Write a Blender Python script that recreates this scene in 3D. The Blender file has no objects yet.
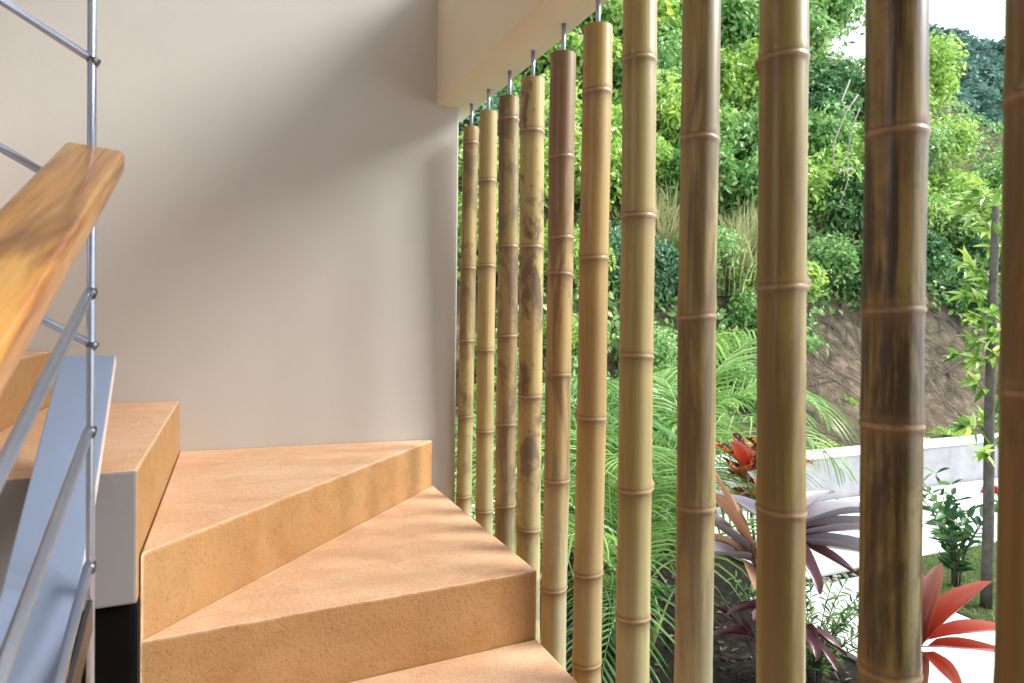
import bpy, math, random
import numpy as np
from mathutils import Vector, Matrix, Quaternion
C = bpy.context.scene.collection
PI = math.pi
R = math.radians
EYE = 1.8                                   # camera height above the garden ground (m)

# ------------------------------------------------------------------ helpers
def link(o, parent=None):
    C.objects.link(o)
    if parent: o.parent = parent
    return o

def mesh_from(name, verts, faces, mat=None, smooth=False, attrs=None, face_mats=None):
    me = bpy.data.meshes.new(name)
    me.from_pydata([tuple(map(float, v)) for v in verts], [], [tuple(int(i) for i in f) for f in faces])
    if attrs:
        for an, vals in attrs.items():
            a = me.attributes.new(an, 'FLOAT', 'POINT')
            a.data.foreach_set('value', np.asarray(vals, dtype=np.float32))
    if mat:
        for m in (mat if isinstance(mat, (list, tuple)) else [mat]): me.materials.append(m)
    if face_mats is not None:
        me.polygons.foreach_set('material_index', np.asarray(face_mats, dtype=np.int32))
    if smooth:
        me.polygons.foreach_set('use_smooth', [True]*len(me.polygons))
    me.update(); me.validate()
    return me

def obj(name, me, parent=None, loc=None):
    o = bpy.data.objects.new(name, me)
    if loc: o.location = loc
    return link(o, parent)

def thing(name, label, cat, loc=(0,0,0), rz=0, group=None):
    o = bpy.data.objects.new(name, None); o.empty_display_size = .1
    o.location = loc; o.rotation_euler = (0,0,rz)
    tag(o, label, cat, group)
    return link(o)

def tag(o, label, cat, group=None):
    o['label'] = label; o['category'] = cat
    if group: o['group'] = group
    return o

def struct(o):
    o['kind'] = 'structure'; return o

def copy_tree(o, parent=None):
    c = o.copy(); C.objects.link(c)
    if parent: c.parent = parent
    for ch in list(o.children): copy_tree(ch, c)
    return c

class MB:
    """collects shapes of one mesh"""
    def __init__(s): s.v=[]; s.f=[]; s.m=[]
    def add(s, v, f, m=0):
        b=len(s.v); s.v += [tuple(x) for x in v]; s.f += [tuple(b+i for i in q) for q in f]; s.m += [m]*len(f)
    def box(s, x0,x1,y0,y1,z0,z1, m=0):
        v=[(x,y,z) for z in (z0,z1) for x,y in ((x0,y0),(x1,y0),(x1,y1),(x0,y1))]
        s.add(v,[(3,2,1,0),(4,5,6,7),(0,1,5,4),(1,2,6,5),(2,3,7,6),(3,0,4,7)],m)
    def prism(s, poly, z0, z1, m=0, mside=None):
        n=len(poly); v=[(x,y,z0) for x,y in poly]+[(x,y,z1) for x,y in poly]
        s.add(v,[tuple(range(n-1,-1,-1)),tuple(range(n,2*n))],m)
        for i in range(n):
            j=(i+1)%n
            b=len(s.v)-2*n
            s.f.append((b+i,b+j,b+n+j,b+n+i)); s.m.append(m if mside is None else mside[i])
    def tube(s, pts, rads, seg=12, cap=True, m=0):
        pts=[Vector(p) for p in pts]
        if not isinstance(rads,(list,tuple)): rads=[rads]*len(pts)
        b=len(s.v); up=None
        for i,p in enumerate(pts):
            t=(pts[min(i+1,len(pts)-1)]-pts[max(i-1,0)]).normalized()
            if up is None: up=t.orthogonal().normalized()
            up=(up-t*up.dot(t)).normalized(); w=t.cross(up)
            for k in range(seg):
                a=2*PI*k/seg; s.v.append(tuple(p+(up*math.cos(a)+w*math.sin(a))*rads[i]))
        for i in range(len(pts)-1):
            for k in range(seg):
                k2=(k+1)%seg
                s.f.append((b+i*seg+k,b+i*seg+k2,b+(i+1)*seg+k2,b+(i+1)*seg+k)); s.m.append(m)
        if cap:
            s.f.append(tuple(b+k for k in range(seg-1,-1,-1))); s.m.append(m)
            e=b+(len(pts)-1)*seg
            s.f.append(tuple(e+k for k in range(seg))); s.m.append(m)
    def obj(s, name, mat, parent=None, smooth=False, bevel=0, seg=2, loc=None):
        me=mesh_from(name, s.v, s.f, mat, smooth, None, s.m)
        o=obj(name, me, parent, loc)
        if bevel:
            md=o.modifiers.new('bevel','BEVEL'); md.width=bevel; md.segments=seg; md.limit_method='ANGLE'; md.angle_limit=R(35)
        return o

def smooth_by_angle(o, deg=40):
    me=o.data
    me.polygons.foreach_set('use_smooth',[True]*len(me.polygons))
    try: me.set_sharp_from_angle(angle=R(deg))
    except Exception: pass

# ------------------------------------------------------------------ materials
class NT:
    def __init__(s, name):
        s.mat=bpy.data.materials.new(name); s.mat.use_nodes=True
        s.t=s.mat.node_tree; s.t.nodes.clear()
        s.out=s.t.nodes.new('ShaderNodeOutputMaterial')
    def n(s, ty, **kw):
        nd=s.t.nodes.new(ty)
        for k,v in kw.items():
            if k.startswith('_'): setattr(nd,k[1:],v)
            else: nd.inputs[k.replace('__',' ')].default_value=v
        return nd
    def l(s,a,b): s.t.links.new(a,b)
    def coord(s, scale=(1,1,1), kind='Object'):
        tc=s.n('ShaderNodeTexCoord'); mp=s.n('ShaderNodeMapping'); mp.inputs['Scale'].default_value=scale
        s.l(tc.outputs[kind],mp.inputs['Vector']); return mp.outputs[0]
    def noise(s, vec, scale, detail=4, rough=.55, dist=0):
        nd=s.n('ShaderNodeTexNoise'); nd.inputs['Scale'].default_value=scale; nd.inputs['Detail'].default_value=detail
        nd.inputs['Roughness'].default_value=rough; nd.inputs['Distortion'].default_value=dist
        s.l(vec,nd.inputs['Vector']); return nd.outputs['Fac']
    def ramp(s, fac, stops):
        nd=s.n('ShaderNodeValToRGB'); el=nd.color_ramp.elements
        while len(el)<len(stops): el.new(.5)
        for e,(p,c) in zip(el,stops):
            e.position=p; e.color=(c if isinstance(c,(tuple,list)) else (c,c,c))[:3]+(1,) if isinstance(c,(tuple,list)) else (c,c,c,1)
        s.l(fac,nd.inputs[0]); return nd.outputs[0]
    def mix(s, fac, a, b, mode='MIX'):
        nd=s.n('ShaderNodeMix'); nd.data_type='RGBA'; nd.blend_type=mode
        if isinstance(fac,(int,float)): nd.inputs[0].default_value=fac
        else: s.l(fac,nd.inputs[0])
        for i,x in ((6,a),(7,b)):
            if isinstance(x,(tuple,list)): nd.inputs[i].default_value=tuple(x[:3])+(1,)
            else: s.l(x,nd.inputs[i])
        return nd.outputs[2]
    def math(s, op, a, b=0):
        nd=s.n('ShaderNodeMath'); nd.operation=op
        for i,x in ((0,a),(1,b)):
            if isinstance(x,(int,float)): nd.inputs[i].default_value=x
            else: s.l(x,nd.inputs[i])
        return nd.outputs[0]
    def attr(s, name):
        nd=s.n('ShaderNodeAttribute'); nd.attribute_name=name; return nd.outputs['Fac']
    def pbr(s, color, rough=.6, metal=0, spec=.5, bump=None, bstr=.2, bdist=.01, coat=0):
        p=s.n('ShaderNodeBsdfPrincipled')
        for nm,x in (('Base Color',color),('Roughness',rough),('Metallic',metal)):
            if isinstance(x,(int,float)): p.inputs[nm].default_value=x
            elif isinstance(x,(tuple,list)): p.inputs[nm].default_value=tuple(x[:3])+(1,)
            else: s.l(x,p.inputs[nm])
        p.inputs['Specular IOR Level'].default_value=spec
        p.inputs['Coat Weight'].default_value=coat
        if coat: p.inputs['Coat Roughness'].default_value=.12
        if bump is not None:
            b=s.n('ShaderNodeBump'); b.inputs['Strength'].default_value=bstr; b.inputs['Distance'].default_value=bdist
            s.l(bump,b.inputs['Height']); s.l(b.outputs[0],p.inputs['Normal'])
        s.l(p.outputs[0],s.out.inputs[0]); s.p=p
        return s.mat

def m_plain(name, col, rough=.6, metal=0, var=.12, scale=8, spec=.5, bstr=.1, coat=0):
    t=NT(name); v=t.coord(); nz=t.noise(v,scale,5)
    c=t.ramp(nz,[(.3,tuple(x*(1-var) for x in col)),(.7,tuple(min(1,x*(1+var)) for x in col))])
    fine=t.noise(v,scale*18,3)
    return t.pbr(c,rough,metal,spec,fine,bstr,.004,coat)

def m_plaster(name, col):
    t=NT(name); v=t.coord(); big=t.noise(v,1.3,4); fine=t.noise(v,70,4,.6); mid=t.noise(v,9,5,.6)
    c=t.ramp(big,[(.3,tuple(x*.95 for x in col)),(.7,tuple(x*1.03 for x in col))])
    h=t.math('ADD',t.math('MULTIPLY',fine,.35),mid)
    return t.pbr(c,.75,0,.25,h,.12,.006)

def m_steps(nm='stained_concrete',k=(1,1,1)):
    t=NT(nm); v=t.coord()
    big=t.noise(v,3.2,5,.6,.4); mid=t.noise(v,16,6,.68); fine=t.noise(v,120,4,.7)
    streak=t.noise(t.coord((2.2,9,6)),2.0,5,.6,.5)
    a=t.ramp(big,[(.3,(.63,.35,.19)),(.5,(.70,.41,.24)),(.72,(.76,.50,.325))])
    b=t.mix(t.ramp(mid,[(.38,0.),(.68,.6)]),a,(.76,.52,.335))
    b=t.mix(t.ramp(streak,[(.46,0.),(.68,.42)]),b,(.56,.31,.155))
    sp=t.ramp(fine,[(.33,.5),(.45,0.)])
    b=t.mix(sp,b,(.36,.19,.085))
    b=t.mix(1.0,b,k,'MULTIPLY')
    # pale worn arrises
    bv=t.n('ShaderNodeBevel'); bv.samples=6; bv.inputs['Radius'].default_value=.012
    ge=t.n('ShaderNodeNewGeometry')
    vm=t.n('ShaderNodeVectorMath'); vm.operation='DOT_PRODUCT'
    t.l(bv.outputs[0],vm.inputs[0]); t.l(ge.outputs['True Normal'],vm.inputs[1])
    w=t.math('MULTIPLY',t.ramp(vm.outputs['Value'],[(.72,1.),(.985,0.)]),t.ramp(mid,[(.38,.1),(.58,1.)]))
    b=t.mix(w,b,(.82,.66,.44))
    h=t.math('ADD',mid,t.math('MULTIPLY',fine,.5))
    return t.pbr(b,t.ramp(mid,[(.3,.45),(.7,.66)]),0,.35,h,.5,.008)

def m_bamboo(name, base, olive, dark, streak=.4, blotch=0., lowpale=.35, seed=0., gloss=.27):
    t=NT(name)
    tc=t.n('ShaderNodeTexCoord')
    def mp(sc,off=0):
        m=t.n('ShaderNodeMapping'); m.inputs['Scale'].default_value=sc; m.inputs['Location'].default_value=(seed*3.1+off,seed*1.7,seed*2.3+off)
        t.l(tc.outputs['Object'],m.inputs['Vector']); return m.outputs[0]
    n1=t.noise(mp((14,14,1.1)),1.0,4,.55,.3)
    c=t.mix(t.ramp(n1,[(.36,0.),(.66,1.)]),base,olive)
    # fine fibres along the culm
    fib=t.noise(mp((260,260,3.0)),1.0,3,.6)
    c=t.mix(t.ramp(fib,[(.35,.22),(.62,0.)]),c,tuple(x*.62 for x in base))
    # smoky brown streaks: broad patches and fine lines
    st=t.noise(mp((17,17,2.1),4.),1.0,6,.64,.8)
    fl=t.noise(mp((85,85,1.9),7.),1.0,4,.6,.3)
    seg=t.attr('segment')
    thr=t.math('ADD',t.math('ADD',st,t.math('MULTIPLY',t.math('SUBTRACT',seg,.5),.10)),t.math('MULTIPLY',t.math('SUBTRACT',fl,.5),.28))
    c=t.mix(t.math('MULTIPLY',t.ramp(thr,[(.52-.10*streak,0.),(.60-.05*streak,1.)]),min(1,streak*1.05)),c,dark)
    c=t.mix(t.ramp(fl,[(.54,0.),(.70,.5*streak)]),c,tuple(x*.8 for x in dark))
    if blotch:
        bl=t.noise(mp((15,15,9),9.),1.0,5,.6,.5)
        c=t.mix(t.math('MULTIPLY',t.ramp(bl,[(.50,0.),(.60,1.)]),blotch),c,tuple(x*.8 for x in dark))
        sp=t.n('ShaderNodeTexVoronoi'); sp.inputs['Scale'].default_value=32
        t.l(mp((1,1,.8),2.),sp.inputs['Vector'])
        c=t.mix(t.math('MULTIPLY',t.ramp(sp.outputs['Distance'],[(.10,1.),(.2,0.)]),blotch*.55),c,tuple(x*.6 for x in dark))
    # weathered pale green-grey foot
    sx=t.n('ShaderNodeSeparateXYZ'); t.l(tc.outputs['Object'],sx.inputs[0])
    foot=t.n('ShaderNodeMapRange'); t.l(t.math('ADD',sx.outputs[2],t.math('MULTIPLY',n1,.5)),foot.inputs[0])
    foot.inputs[1].default_value=1.75; foot.inputs[2].default_value=1.25
    c=t.mix(t.math('MULTIPLY',foot.outputs[0],lowpale),c,(.44,.43,.28))
    # node ring colours
    c=t.mix(t.math('MULTIPLY',t.attr('node_dark'),.75),c,tuple(x*.55 for x in (.26,.15,.075)))
    c=t.mix(t.math('MULTIPLY',t.attr('node_pale'),.5),c,(.40,.25,.13))
    h=t.math('ADD',fib,st)
    return t.pbr(c,t.ramp(st,[(.3,gloss),(.7,gloss+.16)]),0,.5,h,.08,.003)

def m_leaf(name, dark, mid, light, trans=.35, rough=.42, yellow=None, spec=.5, vein=None):
    t=NT(name)
    a=t.attr('tint')
    stops=[(0.,dark),(.5,mid),(.92,light)]
    if yellow: stops.append((1.,yellow))
    c=t.ramp(a,stops)
    if vein:
        nz=t.noise(t.coord((1,1,1)),vein[1],3,.5,1.2)
        c=t.mix(t.ramp(nz,[(vein[2]-.03,0.),(vein[2]+.05,1.)]),c,vein[0])
    p=t.n('ShaderNodeBsdfPrincipled'); p.inputs['Roughness'].default_value=rough; p.inputs['Specular IOR Level'].default_value=spec
    t.l(c,p.inputs['Base Color'])
    if trans:
        tr=t.n('ShaderNodeBsdfTranslucent'); t.l(c,tr.inputs['Color'])
        mx=t.n('ShaderNodeMixShader'); mx.inputs[0].default_value=trans
        t.l(p.outputs[0],mx.inputs[1]); t.l(tr.outputs[0],mx.inputs[2]); t.l(mx.outputs[0],t.out.inputs[0])
    else: t.l(p.outputs[0],t.out.inputs[0])
    return t.mat

def m_wood():
    t=NT('varnished_wood')
    v=t.coord((26,1.6,26)); 
    n1=t.noise(v,1.0,5,.6,1.2); n2=t.noise(t.coord((16,2.2,16)),1.0,3,.5,1.2); n3=t.noise(t.coord((200,6,200)),1.,3,.6)
    c=t.ramp(n1,[(.30,(.18,.05,.010)),(.40,(.52,.20,.04)),(.52,(.74,.36,.085)),(.70,(.78,.46,.14))])
    c=t.mix(t.ramp(n2,[(.52,0.),(.66,.75)]),c,(.15,.05,.015))
    c=t.mix(t.ramp(n3,[(.3,.25),(.5,0.)]),c,(.28,.10,.025))
    return t.pbr(c,.3,0,.5,n3,.05,.002,coat=.5)

M={}
M['wall']=m_plaster('wall_plaster',(.535,.522,.492))
M['beam']=m_plaster('beam_plaster',(.72,.665,.52))
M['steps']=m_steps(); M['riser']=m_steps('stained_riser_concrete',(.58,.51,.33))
M['stringer']=m_plaster('grey_stringer_paint',(.235,.23,.225))
M['black']=m_plain('understair_shade_black',(.004,.004,.004),.9,0,.1,8,.05)  # shade of the open space under the upper flight, put into the colour
M['steel']=m_plain('brushed_steel',(.42,.48,.60),.28,.75,.06,30,.5,.03)
M['darksteel']=m_plain('dark_steel',(.17,.17,.18),.42,1.0,.12,20,.5,.03)
M['wood']=m_wood()
M['board']=m_plain('pale_blue_paint',(.25,.31,.44),.5,0,.03,4,.5,.02)
M['boardedge']=m_plain('bare_board_edge',(.66,.55,.48),.6,0,.06,9)
M['ceil']=m_plaster('ceiling_plaster',(.78,.75,.70))
M['floor']=M['steps']
M['concrete']=m_plain('grey_concrete',(.30,.30,.31),.8,0,.16,5,.3,.3)
M['paving']=m_plain('pale_paving',(.80,.80,.80),.75,0,.04,6,.3,.1)
M['capstone']=m_plain('white_coping',(.80,.80,.79),.7,0,.05,6,.3,.1)

# ------------------------------------------------------------------ camera
def cam_axes(yaw=.4016, pit=.0136, roll=-.0119):
    D=Vector((math.sin(yaw),math.cos(yaw),0)); U=Vector((math.cos(yaw),-math.sin(yaw),0)); W=Vector((0,0,1))
    D,W = D*math.cos(pit)-W*math.sin(pit), W*math.cos(pit)+D*math.sin(pit)
    U,W = U*math.cos(roll)-W*math.sin(roll), W*math.cos(roll)+U*math.sin(roll)
    return D,U,W
D,U,W=cam_axes()
F=663.59
cam=bpy.data.objects.new('camera',bpy.data.cameras.new('camera')); C.objects.link(cam)
cam.matrix_world=Matrix(((U.x,W.x,-D.x,0),(U.y,W.y,-D.y,0),(U.z,W.z,-D.z,EYE),(0,0,0,1)))
cam.data.sensor_fit='HORIZONTAL'; cam.data.sensor_width=36; cam.data.lens=F*36/1024
cam.data.shift_y=-15.77/1024; cam.data.dof.use_dof=True; cam.data.dof.focus_distance=2.3; cam.data.dof.aperture_fstop=5.6; cam.data.clip_start=.02; cam.data.clip_end=500
bpy.context.scene.camera=cam

# ------------------------------------------------------------------ room shell
def wall_y(x): return 2.433-.085*(x-.70)         # the plaster wall runs a few degrees off square
mb=MB()
mb.prism([(.80,wall_y(.80)),(.80,wall_y(.80)+.16),(-3.2,wall_y(-3.2)+.16),(-3.2,wall_y(-3.2))],0,4.25)
struct(mb.obj('wall_back',M['wall'],bevel=.006))
mb=MB(); mb.box(.714,.868,-1.6,2.60,2.594,3.08)
struct(mb.obj('wall_right',M['beam'],bevel=.004))
mb=MB(); mb.box(-3.2,.856,-1.6,2.8,4.25,4.4)
struct(mb.obj('ceiling',M['ceil']))
mb=MB(); mb.box(-3.36,-3.2,-1.76,2.75,0,2.4); mb.box(-3.36,-3.2,-1.76,-1.0,2.4,4.25); mb.box(-3.36,-3.2,.6,2.75,2.4,4.25); mb.box(-3.36,-3.2,-1.0,.6,3.9,4.25)
struct(mb.obj('wall_left',M['wall']))
mb=MB(); mb.box(-3.2,.856,-1.76,-1.6,0,4.25)
struct(mb.obj('wall_front',M['wall']))
mb=MB(); mb.box(-3.2,.96,-1.6,2.8,-.12,0)
struct(mb.obj('floor',M['floor']))

# ------------------------------------------------------------------ staircase
def staircase():
    t=thing('staircase','orange stained concrete stair that winds left below the plaster wall','staircase',(0,0,0))
    zt=[.9911+.17*k for k in range(8)]            # tops: T1 .. T8
    piv=(-.158,1.452)
    def step(poly,z0,z1,mside=None):
        mb=MB(); mb.prism(poly,z0,z1,0,mside)
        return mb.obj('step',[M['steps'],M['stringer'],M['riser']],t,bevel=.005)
    xr=.712
    A=(.713,1.500); B=(.704,2.405)
    # straight lower flight coming towards the viewer
    y=1.19; k=0; z=zt[0]-.17
    while z>.1:
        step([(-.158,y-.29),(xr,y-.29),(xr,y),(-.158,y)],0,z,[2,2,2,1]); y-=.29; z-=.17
    # three winders round the inner corner
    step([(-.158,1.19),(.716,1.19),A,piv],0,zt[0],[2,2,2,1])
    e=.0015
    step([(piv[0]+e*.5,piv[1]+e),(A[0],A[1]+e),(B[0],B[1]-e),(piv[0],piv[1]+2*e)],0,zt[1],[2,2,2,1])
    yc=wall_y(-.155)-.002
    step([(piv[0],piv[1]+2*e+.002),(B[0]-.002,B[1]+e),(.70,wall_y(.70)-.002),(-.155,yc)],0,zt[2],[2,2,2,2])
    # upper flight going left along the plaster wall
    x0=-.1605; dx=.365; yf=1.425
    for k in range(3,8):
        x1=x0-(dx if k==3 else .29)
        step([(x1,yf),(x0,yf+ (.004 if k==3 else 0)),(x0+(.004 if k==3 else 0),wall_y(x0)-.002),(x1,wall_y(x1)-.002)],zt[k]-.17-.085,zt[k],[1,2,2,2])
        x0=x1-.0012
    mb=MB(); mb.box(-1.5,-.1625,1.445,1.47,0,1.243)  # black sheet added where the void below the upper steps lies in shade
    p=mb.obj('understair_shade_panel',M['black'],t,bevel=.012); p['label']='black panel standing in for the deep shade below the upper steps'
    return t
staircase()

# ------------------------------------------------------------------ steel balustrade with wooden handrail
def balustrade():
    t=thing('stair_railing','steel rod stair railing with a broad varnished wooden handrail at the left','railing',(0,0,0))
    S=.86
    px,py=-.2295*S,1.39*S
    mb=MB(); mb.tube([(px,py,.012),(px,py,3.4)],.0062,14); mb.obj('post',M['steel'],t,True)
    mb=MB(); mb.tube([(px,py,0),(px,py,.012)],.035,20); mb.obj('base_plate',M['darksteel'],t,False,.002)
    zr=lambda z: EYE+(z-EYE)*S
    # rods running down beside the lower flight
    for z0,sl in ((1.8352,.423),(1.5877,.375),(1.3437,.395)):
        z=zr(z0); L=1.25
        mb=MB(); mb.tube([(px-.002,py-.004,z),(px,py-L,z-sl*L)],.0074,14)
        r=mb.obj('rail_rod',M['steel'],t,True)
        mb=MB(); mb.tube([(px,py+.002,z+.001),(px,py-.012,z-.005)],.0086,14); mb.obj('weld_collar',M['darksteel'],r,True)
    # rods rising beside the upper flight
    for z0 in (2.2489,1.9985,1.7413):
        z=zr(z0); L=1.2
        mb=MB(); mb.tube([(px+.006,py,z-.003),(px-L,py,z+.595*L)],.0062,14)
        r=mb.obj('rail_rod',M['steel'],t,True)
        mb=MB(); mb.tube([(px+.008,py,z-.005),(px-.003,py,z+.002)],.0072,14); mb.obj('weld_collar',M['darksteel'],r,True)
    # flat steel stringer bar below the rods
    z=zr(1.262); L=1.2; mb=MB()
    v=[]
    for yy,zz in ((py,z),(py-L,z-.40*L)):
        v+=[(px-.004,yy,zz-.03),(px+.004,yy,zz-.03),(px+.004,yy,zz+.02),(px-.004,yy,zz+.02)]
    mb.add(v,[(0,1,2,3),(7,6,5,4),(0,4,5,1),(1,5,6,2),(2,6,7,3),(3,7,4,0)])
    mb.obj('bottom_bar',M['darksteel'],t,False,.001)
    # handrail: a broad plank with eased edges, its own local axis along the grain
    q=.8925; x1=-.128*1.33*q; x0=-.195*1.33*q
    ye=1.33*q; ze=EYE+.2525; th=.040; sl=.465
    n=14; prof=[]
    w=(x1-x0)/2; cx=(x0+x1)/2; rr=.009
    for cxx,czz,a0 in ((w-rr,-rr,0),(-w+rr,-rr,90),(-w+rr,-th+rr,180),(w-rr,-th+rr,270)):
        for k in range(5):
            a=R(a0+k*22.5); prof.append((cxx+rr*math.cos(a),czz+rr*math.sin(a)))
    L=1.75; ln=L*math.hypot(1,sl); v=[]; f=[]; N=len(prof)
    for i in range(n+1):
        s_=-ln*i/n
        for (a,b) in prof: v.append((a,s_,b))
    for i in range(n):
        for k in range(N):
            k2=(k+1)%N; f.append((i*N+k,(i+1)*N+k,(i+1)*N+k2,i*N+k2))
    f.append(tuple(range(N))); f.append(tuple(n*N+k for k in range(N-1,-1,-1)))
    me=mesh_from('handrail',v,f,M['wood'])
    o=obj('handrail',me,t,(cx,ye,ze)); o.rotation_mode='YXZ'; o.rotation_euler=(math.atan(sl),R(5.5),0); smooth_by_angle(o,35)
    o['label']='broad varnished wooden plank handrail'
    mb=MB(); mb.box(px-.010,px+.010,ye-.03,py+.004,ze-.062,ze-.036); mb.obj('handrail_bracket',M['darksteel'],t,False,.001)
balustrade()

# leaning pale board beside the stair
def board():
    xr_,xl=-.2205,-.3165; top_y=1.603; L=1.93; sl=.87; th=.022
    v=[];f=[];n=20
    for i in range(n+1):
        s=i/n; yy=top_y-L*s; zz=EYE-.0895-sl*L*s
        xr2=xr_ - .020*max(0,(s-.19))**1.0*1.2*0
        nx=Vector((0,-sl,1)).normalized()*th
        # slightly bowed right edge
        bow=.007*math.sin(min(1,s/.5)*PI)
        v+=[(xl,yy,zz),(xr2+bow,yy,zz),(xr2+bow,yy-nx.y,zz-nx.z),(xl,yy-nx.y,zz-nx.z)]
    fm=[]
    for i in range(n):
        b=4*i
        for a,c,m in ((0,1,0),(1,2,1),(2,3,0),(3,0,1)): f.append((b+a,b+4+a,b+4+c,b+c)); fm.append(m)
    f.append((0,1,2,3)); fm.append(1); f.append((4*n+3,4*n+2,4*n+1,4*n)); fm.append(1)
    me=mesh_from('painted_board',v,f,[M['board'],M['boardedge']],False,None,fm)
    o=obj('painted_board',me); tag(o,'pale blue-white painted board leaning steeply behind the steel railing','board')
    md=o.modifiers.new('bevel','BEVEL'); md.width=.0025; md.segments=2; md.limit_method='ANGLE'; md.angle_limit=R(40)
board()

# ------------------------------------------------------------------ bamboo screen
def bamboo_pole(name_label, Ytop, Ybot, zb, r, nodes, mat, seed, buds=(), segdark=None, X=.827, taper=0.0, kink=.0016):
    rnd=random.Random(seed)
    ztop=2.510+rnd.uniform(-.005,.004)
    sl=(Ytop-Ybot)/(2.516-zb)
    y0=Ybot-sl*zb
    t=thing('bamboo_pole',name_label,'bamboo pole',(X,y0,0),0,'bamboo poles of the screen beside the stair')
    ns=sorted(nodes)
    d=(ns[-1]-ns[0])/max(1,len(ns)-1) if len(ns)>1 else .3
    d=min(max(d,.25),.36)
    while ns[0]-d>.12: ns.insert(0,ns[0]-d*rnd.uniform(.93,1.05))
    while ns[-1]+d<2.48: ns.append(ns[-1]+d*rnd.uniform(.95,1.06))
    prof=[(-.05,0,0,0),(-.028,.0000,0,.25),(-.014,.0002,0,.7),(-.0065,.0005,.0,1.),(-.003,.0019,.9,.3),(.0,.0023,.9,0),(.0026,.0007,.1,1.),(.0052,.0007,.1,.6),(.0095,.0012,.3,.1),(.018,.0008,.05,0),(.034,.0004,0,0)]
    rows=[]
    zs=[(0,0,0,0,-1),(ztop,0,0,0,-1)]
    for i,nz in enumerate(ns):
        for dz,dr,pa,da in prof:
            if .005<nz+dz<ztop-.005: zs.append((nz+dz,dr*(r/.034),pa,da,i))
    zs.sort()
    full=[]
    for a,b in zip(zs,zs[1:]):
        full.append(a)
        gap=b[0]-a[0]; k=int(gap/.045)
        for j in range(1,k+1): full.append((a[0]+gap*j/(k+1),0,0,0,-1))
    full.append(zs[-1])
    SEG=36
    tilt=[(rnd.uniform(-.0035,.0035),rnd.uniform(0,2*PI)) for _ in ns]
    segv=[rnd.random() for _ in range(len(ns)+1)]
    if segdark:
        for k,vv in segdark.items(): segv[k]=vv
    kx=[rnd.uniform(-kink,kink) for _ in range(len(ns)+2)]; ky=[rnd.uniform(-kink,kink) for _ in range(len(ns)+2)]
    def off(z):
        kn=[-.1]+ns+[ztop+.2]
        for i in range(len(kn)-1):
            if kn[i]<=z<=kn[i+1]:
                s=(z-kn[i])/(kn[i+1]-kn[i]); return kx[i]*(1-s)+kx[i+1]*s, ky[i]*(1-s)+ky[i+1]*s
        return 0,0
    v=[];at_p=[];at_d=[];at_s=[]
    for z,dr,pa,da,ni in full:
        si=sum(1 for q in ns if q<z)
        ox,oy=off(z)
        rr=r*(1+taper*(1.2-z))
        for k in range(SEG):
            a=2*PI*k/SEG
            zz=z
            if ni>=0: zz=z+tilt[ni][0]*math.sin(a+tilt[ni][1])
            q=rr+dr+.0006*math.sin(2*a+seed)
            for (bz,ba,bh) in buds:
                da_=(a-ba+PI)%(2*PI)-PI
                q+=bh*math.exp(-(da_/.20)**2-((z-bz-.006)/.011)**2)
            v.append((ox+q*math.cos(a),sl*zz+oy+q*math.sin(a),zz)); at_p.append(pa); at_d.append(da); at_s.append(segv[min(si,len(segv)-1)])
    f=[]
    n=len(full)
    for i in range(n-1):
        for k in range(SEG):
            k2=(k+1)%SEG; f.append((i*SEG+k,i*SEG+k2,(i+1)*SEG+k2,(i+1)*SEG+k))
    f.append(tuple(range(SEG-1,-1,-1))); f.append(tuple((n-1)*SEG+k for k in range(SEG)))
    me=mesh_from('culm',v,f,mat,False,dict(node_pale=at_p,node_dark=at_d,segment=at_s))
    o=obj('culm',me,t); smooth_by_angle(o,50)
    yt=sl*ztop
    mb=MB(); mb.tube([(0,yt,ztop-.01),(0,yt,2.5935)],.0062,14); mb.obj('hanger_rod',M['steel'],t,True)
    return t

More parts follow.
